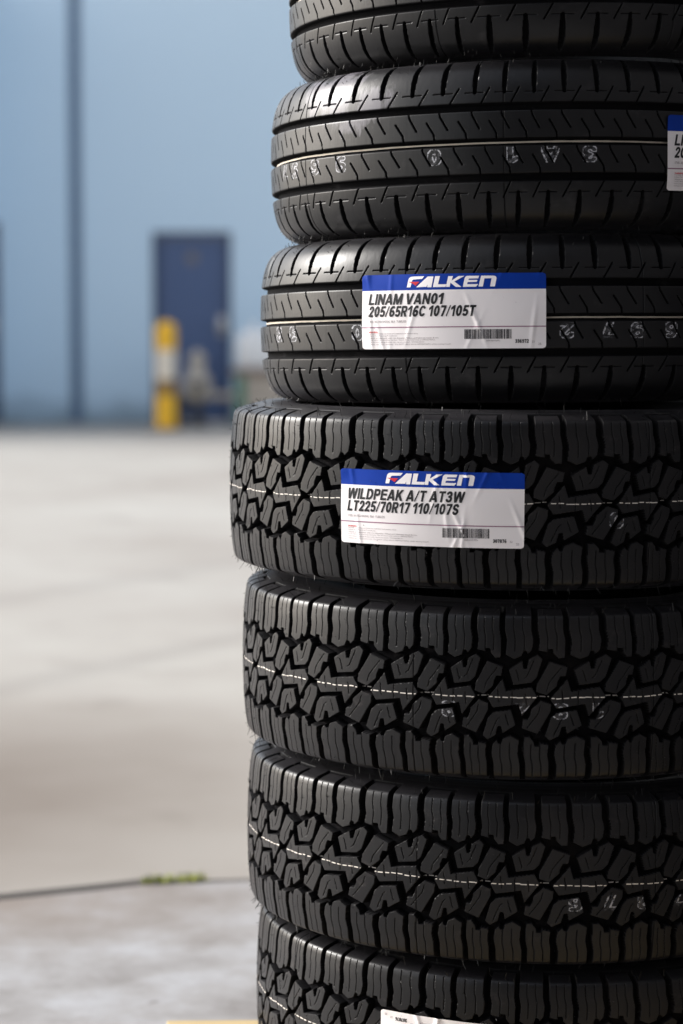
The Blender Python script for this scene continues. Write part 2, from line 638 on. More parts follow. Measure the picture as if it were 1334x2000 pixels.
K_AT = make_kind([(0, 0), (25, -.3), (50, -1.2), (72, -2.8), (86, -4.6), (92, -5.8), (95.5, -7.6), (97.8, -11), (100, -17), (102.5, -26), (105, -36), (107.2, -48), (108, -62), (106.5, -80), (103, -98), (98, -115), (94, -130), (95, -146)],
                 .3735, lut_at(), st_at, None, [(88, -150), (86, -140), (92, -110), (98, -62), (90, -28), (60, -22), (0, -20)], [20 + 45 * i for i in range(8)])
K_V = make_kind([(0, 0), (20, -.3), (40, -1.2), (55, -2.9), (68, -5.6), (78, -9.3), (86, -14.2), (92.5, -21), (97, -29), (99.7, -39), (101, -51), (101, -62), (99.5, -76), (95.5, -95), (91, -112), (88, -124), (90, -132)],
                .3365, lut_van(), st_v, None, [(84, -134), (80, -124), (86, -100), (92, -60), (82, -24), (50, -16), (0, -15)], [10.9 + 50.0 * i for i in range(7)])

ME_TREAD = {}
ME_SIDE = {}
ME_HAIR = {}
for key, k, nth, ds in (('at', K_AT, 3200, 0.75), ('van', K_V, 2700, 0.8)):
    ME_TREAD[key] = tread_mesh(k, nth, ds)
    ME_SIDE[key] = [sidewall_mesh(k, 1), sidewall_mesh(k, -1)]
rg = random.Random(8)
ME_HAIR['at'] = hair_mesh(K_AT, rg, 900, [(96, 106, 11.0), (60, 95, 3.5), (108, 135, 10.0), (10, 60, 3.0)])
ME_HAIR['van'] = hair_mesh(K_V, rg, 520, [(100, 122, 7.0), (110, 140, 7.5), (84, 100, 3.0)])
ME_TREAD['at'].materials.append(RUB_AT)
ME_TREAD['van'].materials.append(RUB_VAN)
for key in ('at', 'van'):
    for m_ in ME_SIDE[key]: m_.materials.append(RUB_SIDE)
    ME_HAIR[key].materials.append(HAIR)



# ------------------------------------------------------------------ heavy lettering drawn from strokes
def _arc(cx, cy, rx, ry, a0, a1, n=14):
    return [(cx + rx * math.cos(R(a0 + (a1 - a0) * i / n)), cy + ry * math.sin(R(a0 + (a1 - a0) * i / n))) for i in range(n + 1)]


_st = [(.1, -.1), (.1, 1.1)]
_bowl = [(.1, .9), (.36, .9)] + _arc(.36, .68, .18, .22, 90, -90, 10) + [(.1, .46)]
_six = [_arc(.31, .31, .20, .21, 0, 360, 20), _arc(.36, .42, .26, .48, 70, 205)]
GL = {
    'I': (.2, [_st]), 'L': (.58, [_st, [(.1, .1), (.66, .1)]]),
    'N': (.70, [_st, [(.08, 1.0), (.62, 0)], [(.6, -.1), (.6, 1.1)]]),
    'A': (.74, [[(.05, -.1), (.37, 1.02)], [(.69, -.1), (.37, 1.02)], [(.2, .27), (.54, .27)]]),
    'M': (.88, [_st, [(.1, 1.05), (.44, .08)], [(.44, .08), (.78, 1.05)], [(.78, -.1), (.78, 1.1)]]),
    'V': (.72, [[(.04, 1.1), (.36, -.02)], [(.36, -.02), (.68, 1.1)]]),
    '0': (.60, [_arc(.3, .5, .195, .40, 0, 360, 24)]),
    '1': (.46, [[(.33, -.1), (.33, 1.1)], [(.33, .93), (.06, .70)]]),
    '2': (.58, [_arc(.29, .69, .185, .21, 165, -35) + [(.12, .12)], [(.05, .1), (.6, .1)]]),
    '3': (.58, [_arc(.28, .71, .17, .19, 155, -90), _arc(.28, .31, .195, .21, 90, -155)]),
    '5': (.58, [[(.16, .9), (.56, .9)], [(.17, .9), (.13, .50)], _arc(.28, .32, .20, .225, 108, -140)]),
    '6': (.60, _six), '9': (.60, [[(.6 - x, 1 - y) for x, y in q] for q in _six]),
    '7': (.56, [[(.0, .9), (.54, .9)], [(.48, .9), (.20, -.1)]]),
    '8': (.60, [_arc(.3, .71, .165, .19, 0, 360, 18), _arc(.3, .30, .195, .205, 0, 360, 18)]),
    '/': (.34, [[(.0, -.1), (.34, 1.1)]]),
    'R': (.66, [_st, _bowl, [(.34, .46), (.60, -.1)]]), 'P': (.62, [_st, _bowl]),
    'C': (.68, [_arc(.36, .5, .26, .40, 48, 312, 20)]),
    'T': (.62, [[(-.1, .9), (.72, .9)], [(.31, -.1), (.31, 1.0)]]),
    'W': (1.0, [[(.05, 1.1), (.25, -.02)], [(.25, -.02), (.5, 1.0)], [(.5, 1.0), (.75, -.02)], [(.75, -.02), (.95, 1.1)]]),
    'D': (.68, [_st, [(.1, .9), (.30, .9)] + _arc(.30, .5, .28, .40, 90, -90, 14) + [(.1, .1)]]),
    'E': (.60, [_st, [(.1, .9), (.66, .9)], [(.1, .52), (.60, .52)], [(.1, .1), (.66, .1)]]),
    'K': (.68, [_st, [(.16, .40), (.62, 1.08)], [(.30, .56), (.64, -.1)]]),
    'S': (.62, [_arc(.31, .70, .19, .20, 25, 262), _arc(.31, .30, .20, .205, 86, -155)]),
}


def glyph_rows(ch, height, width, cell, weight=0.215, max_run=0.002, edge=None):
    """one glyph as rows of quads (metres); with edge: (fill quads, outline quads) split by distance to its border"""
    gw, strokes = GL[ch]
    ny = max(6, int(round(height / cell)))
    nx = max(4, int(round(width / cell)))
    xs = (np.arange(nx) + .5) / nx * gw
    ys = (np.arange(ny) + .5) / ny
    X, Y = np.meshgrid(xs, ys)
    d = np.full(X.shape, 9.0)
    hwt = (0.13 if ch == '/' else weight) / 2
    for q in strokes:
        for p, r_ in zip(q, q[1:]):
            d = np.minimum(d, seg_dist(X, Y, p, r_))
    sd = hwt - d
    cw, chh = width / nx, height / ny
    quads = [[], []]
    for j in range(ny):
        cls = np.where(sd[j] > 0, 1, 0)
        if edge: cls = np.where(np.abs(sd[j]) < edge, 2, cls)
        i = 0
        while i < nx:
            if cls[j if False else i] == 0: i += 1; continue
            k = i
            while k + 1 < nx and cls[k + 1] == cls[i] and (k + 2 - i) * cw <= max_run: k += 1
            quads[cls[i] - 1].append((i * cw, (k + 1) * cw, j * chh, (j + 1) * chh))
            i = k + 1
    return quads


def stroke_text(txt, width, height, shear):
    """a line of heavy slanted lettering -> (verts, quads), baseline left at the origin"""
    gap = 0.09
    tot = sum((.26 if c == ' ' else GL[c][0] + gap) for c in txt) - gap
    sx = (width - shear * height) / tot
    V, F = [], []
    x = 0.0
    for c in txt:
        if c == ' ': x += .26 * sx; continue
        for (x0, x1, y0, y1) in glyph_rows(c, height, GL[c][0] * sx, 0.00033)[0]:
            i = len(V)
            V += [(x + x0 + shear * y0, y0, 0), (x + x1 + shear * y0, y0, 0), (x + x1 + shear * y1, y1, 0), (x + x0 + shear * y1, y1, 0)]
            F.append((i, i + 1, i + 2, i + 3))
        x += (GL[c][0] + gap) * sx
    return np.array(V), F


# ------------------------------------------------------------------ lettering
def text_mesh(txt, width, height, shear=0.0, bold=0.0, outline=False, spacing=1.0):
    """flat mesh of a text scaled to width x height (metres), lower left at the origin -> (verts, faces)"""
    c = bpy.data.curves.new("lettering", 'FONT')
    c.body = txt
    c.size = 1.0
    c.shear = shear
    c.offset = bold
    c.resolution_u = 4
    c.space_character = spacing
    if outline:
        c.fill_mode = 'NONE'
        c.bevel_depth = 0.035
        c.bevel_resolution = 0
    o = bpy.data.objects.new("lettering", c)
    COL.objects.link(o)
    dg = bpy.context.evaluated_depsgraph_get()
    me = bpy.data.meshes.new_from_object(o.evaluated_get(dg))
    bpy.data.objects.remove(o)
    bpy.data.curves.remove(c)
    V = np.array([v.co[:] for v in me.vertices])
    F = [tuple(p.vertices) for p in me.polygons]
    bpy.data.meshes.remove(me)
    lo, hi = V.min(0), V.max(0)
    sx = width / (hi[0] - lo[0]) if width else height / (hi[1] - lo[1])
    sy = height / (hi[1] - lo[1]) if height else sx
    V[:, 0] = (V[:, 0] - lo[0]) * sx
    V[:, 1] = (V[:, 1] - lo[1]) * sy
    V[:, 2] = V[:, 2] * min(sx, sy)
    return V, F


def raw_mesh(name, V, F):
    me = bpy.data.meshes.new(name)
    me.from_pydata([tuple(map(float, v)) for v in V], [], F)
    me.update()
    return me


LBL_W, LBL_H = 0.230, 0.089


def make_label(root, k, zc, th_c, v_c, rot, tilt, seed, line1, line2, serial, digits, ripples):
    """th_c: azimuth (deg) of the label's centre, v_c: its height (mm) on the tread; (a, b) are label coordinates in metres"""
    rg = random.Random(seed)
    ph = [rg.uniform(0, 6.28) for _ in range(8)]
    cr = [(rg.uniform(-.11, .11), rg.uniform(.5, 1.5), rg.uniform(-.5, .5)) for _ in range(7)]
    Rl = k.R * 1000 - 1.5

    def wrinkle(a, b_):
        w = 0.25 * np.sin(a * 60 + ph[0] + b_ * 20) + 0.20 * np.sin(a * 31 - b_ * 48 + ph[1]) + 0.18 * np.sin(b_ * 110 + ph[2] + 3 * np.sin(a * 23))
        for x0, amp, sl in cr:
            w = w + amp * ripples * np.exp(-((a - x0 - sl * b_) / 0.0028) ** 2) * (0.5 + 0.5 * np.sin(b_ * 70 + x0 * 90))
        # corners that have come unstuck a little
        for sx, sy, am in ((-1, 1, 1.6), (1, 1, 1.0), (1, -1, 0.8)):
            w = w + am * ripples * np.exp(-(((a - sx * LBL_W / 2) / 0.012) ** 2 + ((b_ - sy * LBL_H / 2) / 0.010) ** 2))
        return w

    def bend(V, lift):
        V = np.asarray(V, float)
        a, b_ = V[:, 0], V[:, 1]
        ca, sa = math.cos(tilt + (PI if rot else 0)), math.sin(tilt + (PI if rot else 0))
        aa = (a * ca - b_ * sa) * 1000
        bb = (a * sa + b_ * ca) * 1000 + v_c
        w = wrinkle(a, b_)
        _, r, _, _ = prof_at(k, bb)
        # stretched over the blocks: never below their tops
        r = r + 1.1 + w + lift * 1000
        t = np.radians(th_c) + aa / Rl
        return np.stack([r * np.cos(t), r * np.sin(t), bb], -1) / 1000 + np.array([0, 0, zc])

    lab = empty("paper_label")
    lab.parent = root

    def sheet(name, a0, a1, b0, b1, lift, m, corners=()):
        na = max(2, int((a1 - a0) / 0.0012)); nb = max(2, int((b1 - b0) / 0.0012))
        A, B = np.meshgrid(np.linspace(a0, a1, na), np.linspace(b0, b1, nb))
        A = A.copy()
        rc = 0.0035
        for sa_, sb_ in corners:        # rounded corners: pull the outline in
            ax, bx = (a1 if sa_ > 0 else a0), (b1 if sb_ > 0 else b0)
            t = np.clip((rc - np.abs(B - bx)) / rc, 0, 1)
            inset = rc * (1 - np.sqrt(1 - t ** 2))
            cl = ax - sa_ * inset
            A = np.where((A - cl) * sa_ > 0, cl, A)
        V = np.stack([A.ravel(), B.ravel(), 0 * A.ravel()], -1)
        me = fast_mesh(name, bend(V, lift), grid_faces(nb, na, False), True)
        return link(name, me, m, lab)

    def flat(name, V, F, lift, m):
        me = raw_mesh(name, bend(V, lift), F)
        return link(name, me, m, lab)

    hw, hh = LBL_W / 2, LBL_H / 2
    band = hh - 0.0190
    sheet("white_field", -hw, hw, -hh, band, 0.0, PAPER, ((1, -1), (-1, -1)))
    sheet("blue_band", -hw, hw, band, hh, 0.0, BLUE, ((1, 1), (-1, 1)))

    def put(name, txt, x, y, w, h, m, shear=0.0, bold=0.0, lift=0.00025):
        """x from the left edge, y of the baseline from the top edge, in mm"""
        V, F = text_mesh(txt, w / 1000 if w else None, h / 1000 if h else None, shear, bold)
        V = V[:, :2] + np.array([-hw + x / 1000, hh - y / 1000])
        return flat(name, np.c_[V, 0 * V[:, 0]], F, lift, m)

    # maker's lettering: drawn as polygons (units of the drawing, y down)
    Pg = {
        'F': [(60, 190), (74, 118), (80, 92), (88, 70), (106, 54), (130, 48), (305, 50), (275, 85), (158, 88), (140, 94), (133, 112), (113, 190)],
        'A': [(195, 193), (340, 193), (352, 161), (300, 160), (372, 100), (352, 199), (408, 200), (432, 58), (355, 55)],
        'L': [(455, 55), (520, 57), (497, 164), (612, 168), (598, 203), (428, 200)],
        'K': [(632, 62), (695, 62), (678, 122), (770, 65), (850, 65), (715, 135), (810, 210), (735, 208), (664, 148), (655, 205), (605, 203)],
        'E': [(885, 66), (1042, 70), (1030, 104), (910, 103), (902, 122), (1022, 124), (1010, 150), (892, 149), (884, 176), (1030, 180), (1003, 213), (830, 210), (840, 148), (852, 92), (866, 73)],
        'N': [(1068, 70), (1230, 74), (1258, 83), (1270, 105), (1248, 217), (1186, 216), (1205, 108), (1112, 106), (1092, 214), (1035, 213)],
    }
    sl = (172 - 62) / 1210.0
    VV, FF = [], []
    for ch, q in Pg.items():
        bm = bmesh.new()
        vs = []
        for x, y in q:
            y2 = y - .021 * (x - 65)
            vs.append(bm.verts.new((-hw + (62 + (x - 60) * sl) / 1000, hh - (3.0 + (y2 - 48) * sl * 0.98) / 1000, 0)))
        bm.faces.new(vs)
        bmesh.ops.triangulate(bm, faces=bm.faces[:])
        for _ in range(2):
            bmesh.ops.subdivide_edges(bm, edges=[e for e in bm.edges if e.calc_length() > 0.004], cuts=1)
            bmesh.ops.triangulate(bm, faces=bm.faces[:])
        bm.verts.index_update()
        b0 = len(VV)
        VV += [v.co[:] for v in bm.verts]
        FF += [tuple(b0 + v.index for v in f.verts) for f in bm.faces]
        bm.free()
    flat("brand_lettering", np.array(VV), FF, 0.00022, LOGO_W)
    tri = [(78, 116), (240, 122), (190, 172), (134, 136)]
    V = [(-hw + (62 + (x - 60) * sl) / 1000, hh - (3.0 + (y - .021 * (x - 65) - 48) * sl * .98) / 1000, 0) for x, y in tri]
    flat("red_wedge", np.array(V), [(0, 3, 2, 1)], 0.00040, LOGO_R)

    (t1, w1), (t2, w2) = line1, line2
    def heavy(name, txt, x, y, w, h, shear):
        V, F = stroke_text(txt, w / 1000, h / 1000, shear)
        flat(name, V + np.array([-hw + x / 1000, hh - y / 1000, 0]), F, 0.0003, INK)

    heavy("model_lettering", t1, 9.2, 36.0, w1, 13.2, 0.19)
    heavy("size_lettering", t2, 9.2, 50.5, w2, 13.0, 0.19)
    put("small_print", "STEEL BELTED RADIAL  BLK  TUBELESS", 9.9, 57.4, 51.5, 2.6, GREYINK, 0, 0.0)
    # rule
    n_ = 120
    xs = np.linspace(-hw, hw, n_)
    y0 = hh - 0.0631
    V = np.concatenate([np.stack([xs, 0 * xs + y0 + .0006, 0 * xs], -1), np.stack([xs, 0 * xs + y0 - .0006, 0 * xs], -1)])
    F = [(i, i + n_, i + n_ + 1, i + 1) for i in range(n_ - 1)]
    flat("purple_rule", V, F, 0.0002, PURPLE)
    put("warning_lettering", "WARNING", 9.9, 69.6, 13.0, 1.9, LOGO_R, 0, 0.03)
    for i, (tx, w) in enumerate((("Improper mounting can cause tire explosion and serious injury.", 67),
                                 ("Follow Tire Mounting Procedures:", 39),
                                 ("*Match tire diameter with rim diameter. *Clean and lubricate beads & rim.", 93),
                                 ("*Lock wheel on mounting machine. *Set air hose relief valve at 40PSI(275kPa).", 88.5),
                                 ("*Use extension gauge & hose with clip-on air chuck. *STAND BACK.", 75.5),
                                 ("*Inflate with core removed. *Do NOT inflate above 40PSI(275kPa) while seating beads.", 108))):
        put("small_print", tx, 9.9, 71.6 + 2.55 * i, w, 1.75, GREYINK, 0, 0.0)
    # barcode
    rb = random.Random(seed + 5)
    V, F = [], []
    x = 133.8
    while x < 189.0:
        w = rb.choice((0.55, 0.55, 1.0, 1.4))
        x0, x1 = -hw + x / 1000, -hw + min(x + w, 189.4) / 1000
        ya, yb = hh - 0.0662, hh - 0.0776
        i = len(V)
        V += [(x0, ya, 0), (x1, ya, 0), (x1, (ya + yb) / 2, 0), (x0, (ya + yb) / 2, 0), (x1, yb, 0), (x0, yb, 0)]
        F += [(i + 3, i + 2, i + 1, i), (i + 5, i + 4, i + 2, i + 3)]
        x += w + rb.choice((0.45, 0.45, 0.8))
    flat("barcode", np.array(V), F, 0.00022, INK)
    put("barcode_digits", digits, 160.0, 80.6, 16.0, 1.7, GREYINK)
    heavy("serial_digits", serial, 193.8, 82.6, 15.8, 4.4, 0.0)
    put("small_print", "22", 213.3, 82.2, 3.4, 2.2, GREYINK)
    put("small_print", "25", 220.8, 85.2, 3.6, 2.6, GREYINK)
    return lab


def stamp(root, k, zc, ch, th_c, v_c, rot, h=20.0):
    """ink stamped character, wrapped onto the tops of the tread"""
    wd = h * 0.92 * GL[ch][0] / .60
    quads = glyph_rows(ch, h / 1000, wd / 1000, 0.00055, 0.25, 0.0012, 0.034)
    V, F, mi = [], [], []
    for m_, qs in enumerate(quads):
        for (x0, x1, y0, y1) in qs:
            i = len(V)
            V += [(x0, y0), (x1, y0), (x1, y1), (x0, y1)]
            F.append((i, i + 1, i + 2, i + 3)); mi.append(m_)
    V = np.array(V) * 1000 - np.array([wd / 2, h / 2])
    F = np.array(F); mi = np.array(mi)
    if rot: V = -V
    th = th_c + np.degrees(V[:, 0] / (k.R * 1000))
    s_ = V[:, 1] + v_c
    d = depth_at(k, th, s_)
    p = surf(k, th, s_, lift=0.2) + np.array([0, 0, zc])
    keep = d[F].max(1) < 1.8
    if not keep.any(): return
    me = fast_mesh("stamped_digit", p, F[keep])
    me.materials.append(STAMP_FILL); me.materials.append(STAMP_LINE)
    me.polygons.foreach_set('material_index', mi[keep].astype(np.int32))
    link("stamped_digit", me, None, root)


def stripe(root, k, zc, seed, half_w, wig, m, dashed):
    rg = np.random.RandomState(seed)
    n_ = 2600
    th = np.arange(n_) * 360.0 / n_
    ctrl = rg.uniform(-1, 1, 90)
    c = np.interp(th, np.linspace(0, 360, 91), np.append(ctrl, ctrl[0])) * wig
    hwv = half_w * (0.85 + 0.3 * np.interp(th, np.linspace(0, 360, 241), rg.uniform(0, 1, 241)))
    ok = np.ones(n_, bool)
    if dashed:
        # each pitch carries its own slightly offset dashes
        dsh = rg.uniform(-0.5, 0.5, 400)
        idx = (th / 360 * 260).astype(int)
        c = c + dsh[idx]
        fr = th / 360 * 260 - idx
        ok = fr > 0.10
    A = surf(k, th, c + hwv, lift=0.25) + np.array([0, 0, zc])
    B = surf(k, th, c - hwv, lift=0.25) + np.array([0, 0, zc])
    V = np.concatenate([A, B])
    j = np.arange(n_); j2 = (j + 1) % n_
    d = depth_at(k, th, c)
    good = (np.abs(d - d[j2]) < 1.2) & ok & ok[j2]
    F = np.stack([j + n_, j2 + n_, j2, j], -1)[good]
    me = fast_mesh("painted_stripe", V, F)
    link("painted_stripe", me, m, root)


# ------------------------------------------------------------------ the stack
D_ST = 3.2
# key, kind, centre x, height rel. eye, tilt x, tilt y, spin, label
tyres = [
    ('van', .268, .4300, -.0130, .0145, 31.0, "bald-edged black van tyre at the very top, cut off by the frame edge"),
    ('van', .2440, .2231, -.0125, .0138, 0.0, "black ribbed van tyre with white powder scuffs and a label at its far right"),
    ('van', .2299, .0174, -.0083, .0114, -18.1, "black ribbed van tyre with a blue and white label reading 336972"),
    ('at', .2257, -.1945, .0035, -.0070, 2.0, "chunky all-terrain tyre under the ribbed tyres, blue and white label facing front"),
    ('at', .2422, -.4193, .0022, -.0193, 0.2, "unlabelled all-terrain tyre directly below the labelled all-terrain one"),
    ('at', .2478, -.6456, .0136, -.0126, 0.0, "unlabelled all-terrain tyre resting on the lowest tyre of the stack"),
    ('at', .2596, -.8555, .0149, -.0316, 11.0, "lowest all-terrain tyre, on the pine pallet, with an upside-down label"),
]
tyres[0] = tyres[0][:6] + ("topmost ribbed van tyre of the stack, only its lower half in view",)
KK = {'at': K_AT, 'van': K_V}
HALF = {'at': 0.108, 'van': 0.101}
roots = []
for i, (key, cx, dz, tx, ty, spin, lab) in enumerate(tyres):
    nrm = Vector((tx, ty, 1)).normalized()
    q = Vector((0, 0, 1)).rotation_difference(nrm)
    Rm = q.to_matrix()
    c = Vector((cx, D_ST, CAM_Z + dz))
    root = empty("tyre", c - Rm @ Vector((0, 0, HALF[key])))
    root.rotation_euler = Rm.to_euler()
    tag(root, lab, "tyre", "ribbed van tyres in the stack" if key == 'van' else "all-terrain tyres in the stack")
    roots.append(root)
    zc = HALF[key]
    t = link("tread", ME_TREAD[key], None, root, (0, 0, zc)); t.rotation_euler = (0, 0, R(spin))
    for m_ in ME_SIDE[key]:
        s_ = link("sidewall", m_, None, root, (0, 0, zc)); s_.rotation_euler = (0, 0, R(spin))
    h_ = link("rubber_hair", ME_HAIR[key], None, root, (0, 0, zc)); h_.rotation_euler = (0, 0, R(spin + 17 * i))
    h_['kind'] = 'stuff'
    root['spin'] = spin

# white scuffs on the second tyre
sc = rubber("scuffed_van_rubber", (0.0037, 0.0037, 0.0044), (0.008, 0.0075, 0.008),
            [(a2(.322, 221, .075), .075), (a2(.325, 214, .070), .055), (a2(.33, 232, .055), .05), (a2(.336, 226, .03), .03)])
o = [c for c in roots[1].children if c.name.startswith("tread")][0]
o.material_slots[0].link = 'OBJECT'
o.material_slots[0].material = sc


class Spun:
    """a tyre kind seen through its spin: stamps and stripes are placed by world azimuth"""
    pass


def spun(k, spin):
    s = Spun()
    s.__dict__.update(k.__dict__)
    s.starts = k.starts + spin
    s.seams = [x + spin for x in k.seams]
    return s


SK = [spun(KK[t[0]], t[5]) for t in tyres]
for i in (0, 1, 2):
    stripe(roots[i], SK[i], HALF['van'], 50 + i, 1.0, 0.25, STRIPE_W, False)
for i in (3, 4, 5, 6):
    stripe(roots[i], SK[i], HALF['at'], 60 + i, 0.5 if i == 3 else 0.62, 1.0, STRIPE_W2, True)

SV = "STEEL"
make_label(roots[2], SK[2], HALF['van'], (232.69 + 271.92) / 2, 8.5, False, R(-0.2), 11, ("LINAM VAN01", 100.7), ("205/65R16C 107/105T", 139.2), "336972", "0085483336972", 1.0)
make_label(roots[1], SK[1], HALF['van'], 295.2 + 19.6, -12, False, R(0.3), 23, ("LINAM VAN01", 100.7), ("205/65R16C 107/105T", 139.2), "336972", "0085483336972", 1.2)
make_label(roots[3], SK[3], HALF['at'], (232.94 + 268.15) / 2, -8.0, False, R(-0.1), 37, ("WILDPEAK A/T AT3W", 152.1), ("LT225/70R17 110/107S", 145.5), "307876", "0085483307876", 1.1)
make_label(roots[6], SK[6], HALF['at'], 235.6 + 17.6, 0.5, True, R(0.0), 41, ("WILDPEAK A/T AT3W", 152.1), ("LT225/70R17 110/107S", 145.5), "307876", "0085483307876", 1.0)
for i, v, lst in ((1, -15.5, ((200.5, '7'), (205.8, '9'), (214.6, '6'), (223.2, '9'), (246.5, '0'), (262.6, '1'), (270.2, 'A'), (278.2, '3'))),
                  (2, -15.5, ((203.4, '3'), (210.2, '3'), (231.2, '0'), (276.2, '2'), (285.1, '7'), (291.3, '9'), (299.5, '6'))),
                  (3, -20.0, ((285.3, '0'),)),
                  (4, -16.0, ((252.1, '8'), (265.6, '2'), (272.5, '8'), (279.4, '1'))),
                  (5, -22.0, ((274.7, '6'), (281.3, '7'), (287.8, '8'), (294.8, '7')))):
    for th, ch in lst:
        stamp(roots[i], SK[i], HALF[tyres[i][0]], ch, th, v, True, 19.0)

# ------------------------------------------------------------------ pallet under the stack
m_pine, n, l, b = mat("pine_boards", (0.55, 0.40, 0.19), 0.7, 0.3)
v = coords(n, l, (3, 40, 40))
f = noise(n, l, v, 2.0, 5, 0.6)
l.new(ramp(n, l, f, [(0.3, (0.50, 0.39, 0.21)), (0.7, (0.38, 0.28, 0.14))]), b.inputs['Base Color'])
bump(n, l, b, f, 0.2, 0.002)
pal = empty("pallet", (0.33, 2.86, 0), (0, 0, R(1.5)))
tag(pal, "yellowish pine pallet under the tyre stack, one corner showing at the bottom", "pallet")
PT = CAM_Z - .8555 - HALF['at'] - 0.012
for i in range(7):
    bm = bmesh.new()
    y0 = 0.545 - 0.095 - i * 0.163
    box(bm, -0.565, 0.565, y0, y0 + 0.095, PT - 0.020, PT, 0.002)
    bm_obj("deck_board", bm, m_pine, pal)
for x in (-0.52, -0.02, 0.48):
    bm = bmesh.new()
    box(bm, x - 0.02, x + 0.02, -0.54, 0.54, 0.02, PT - 0.0205, 0.002)
    bm_obj("stringer", bm, m_pine, pal)
for i in range(3):
    bm = bmesh.new()
    y0 = -0.54 + i * 0.4925
    box(bm, -0.565, 0.565, y0, y0 + 0.095, 0.003, 0.0195, 0.002)
    bm_obj("bottom_board", bm, m_pine, pal)

# ------------------------------------------------------------------ yard
m_con, n, l, b = mat("yard_concrete", (0.40, 0.39, 0.37), 0.75, 0.3)
v = coords(n, l)
big = noise(n, l, v, 0.45, 5, 0.6)
mid = noise(n, l, v, 2.6, 5, 0.6)
fin = noise(n, l, v, 40.0, 4, 0.7)
c = ramp(n, l, big, [(0.30, (0.26, 0.238, 0.215)), (0.50, (0.325, 0.31, 0.285)), (0.70, (0.36, 0.35, 0.325))])
c = mixc(n, l, ramp(n, l, mid, [(0.42, G), (0.70, (.35, .35, .35))]), c, (0.245, 0.225, 0.205))
c = mixc(n, l, ramp(n, l, fin, [(0.60, G), (0.80, (.5, .5, .5))]), c, (0.25, 0.23, 0.21))
oil = noise(n, l, v, 1.7, 3, 0.55)
c = mixc(n, l, ramp(n, l, oil, [(0.62, G), (0.74, (.45, .45, .45))]), c, (0.16, 0.145, 0.13))
wv = n.new('ShaderNodeMapping'); wv.inputs['Rotation'].default_value = (0, 0, R(28)); l.new(v, wv.inputs[0])
sx = n.new('ShaderNodeSeparateXYZ'); l.new(wv.outputs[0], sx.inputs[0])
trk = math_n(n, l, 'ABSOLUTE', math_n(n, l, 'SUBTRACT', math_n(n, l, 'ABSOLUTE', math_n(n, l, 'SUBTRACT', sx.outputs[0], -5.2)), 0.75))
trk = math_n(n, l, 'ADD', trk, math_n(n, l, 'MULTIPLY', mid, 0.12))
c = mixc(n, l, ramp(n, l, trk, [(0.10, (.28, .28, .28)), (0.20, G)]), c, (0.17, 0.16, 0.15))
# a broad old brown stain on the slab just beyond the joint
sv = n.new('ShaderNodeVectorMath'); sv.operation = 'DISTANCE'
mp = n.new('ShaderNodeMapping'); mp.inputs['Scale'].default_value = (0.62, 0.42, 1); l.new(v, mp.inputs[0])
l.new(mp.outputs[0], sv.inputs[0]); sv.inputs[1].default_value = (-.95 * .62, 5.75 * .42, 0)
sm_ = math_n(n, l, 'ADD', sv.outputs['Value'], math_n(n, l, 'MULTIPLY', mid, 0.35))
c = mixc(n, l, ramp(n, l, sm_, [(0.30, (.85, .85, .85)), (0.90, G)]), c, (0.14, 0.114, 0.093))
l.new(c, b.inputs['Base Color'])
bump(n, l, b, fin, 0.25, 0.004)
me = raw_mesh("ground", [(-400, -400, 0), (400, -400, 0), (400, 400, 0), (-400, 400, 0)], [(0, 1, 2, 3)])
tag(link("ground", me, m_con), kind='structure')
# nearer slab, paler and cooler, up to the joint
joint = [(-6, 2.4), (-2.5, 3.82), (-1.3, 4.37), (-.66, 4.655), (-.50, 4.73), (-.396, 4.785), (-.28, 4.805), (-.18, 4.815), (.2, 4.85), (1.5, 4.93), (6, 5.15)]
m_slab, n, l, b = mat("apron_concrete", (0.42, 0.42, 0.41), 0.7, 0.3)
v = coords(n, l)
big = noise(n, l, v, 5.0, 6, 0.66)
fin = noise(n, l, v, 45.0, 4, 0.7)
spots = noise(n, l, v, 14.0, 2, 0.5)
c = ramp(n, l, big, [(0.32, (0.185, 0.175, 0.17)), (0.50, (0.265, 0.26, 0.26)), (0.66, (0.325, 0.33, 0.345))])
c = mixc(n, l, ramp(n, l, fin, [(0.58, G), (0.80, (.55, .55, .55))]), c, (0.20, 0.19, 0.18))
sv = n.new('ShaderNodeVectorMath'); sv.operation = 'DISTANCE'
mp = n.new('ShaderNodeMapping'); mp.inputs['Scale'].default_value = (0.9, 1.5, 1); l.new(v, mp.inputs[0])
l.new(mp.outputs[0], sv.inputs[0]); sv.inputs[1].default_value = (-.75 * .9, 4.62 * 1.5, 0)
sm_ = math_n(n, l, 'ADD', sv.outputs['Value'], math_n(n, l, 'MULTIPLY', big, 0.5))
c = mixc(n, l, ramp(n, l, sm_, [(0.30, (.9, .9, .9)), (1.0, G)]), c, (0.185, 0.155, 0.132))
c = mixc(n, l, ramp(n, l, spots, [(0.69, G), (0.76, (.8, .8, .8))]), c, (0.12, 0.105, 0.10))
l.new(c, b.inputs['Base Color'])
bump(n, l, b, fin, 0.25, 0.004)
bm = bmesh.new()
top = [bm.verts.new((x, y - .018, .004)) for x, y in joint]
bot = [bm.verts.new((x, -12, .004)) for x, y in joint]
for i in range(len(joint) - 1):
    bm.faces.new((bot[i], bot[i + 1], top[i + 1], top[i]))
tag(bm_obj("apron_slab", bm, m_slab), kind='structure')
m_joint, *_ = mat("joint_sealant", (0.05, 0.045, 0.042), 0.85, 0.2)
bm = bmesh.new()
top = [bm.verts.new((x, y + (.038 if x < -.29 else .006), .0045)) for x, y in joint]
bot = [bm.verts.new((x, y - (.0175 if x < -.29 else .012), .0045)) for x, y in joint]
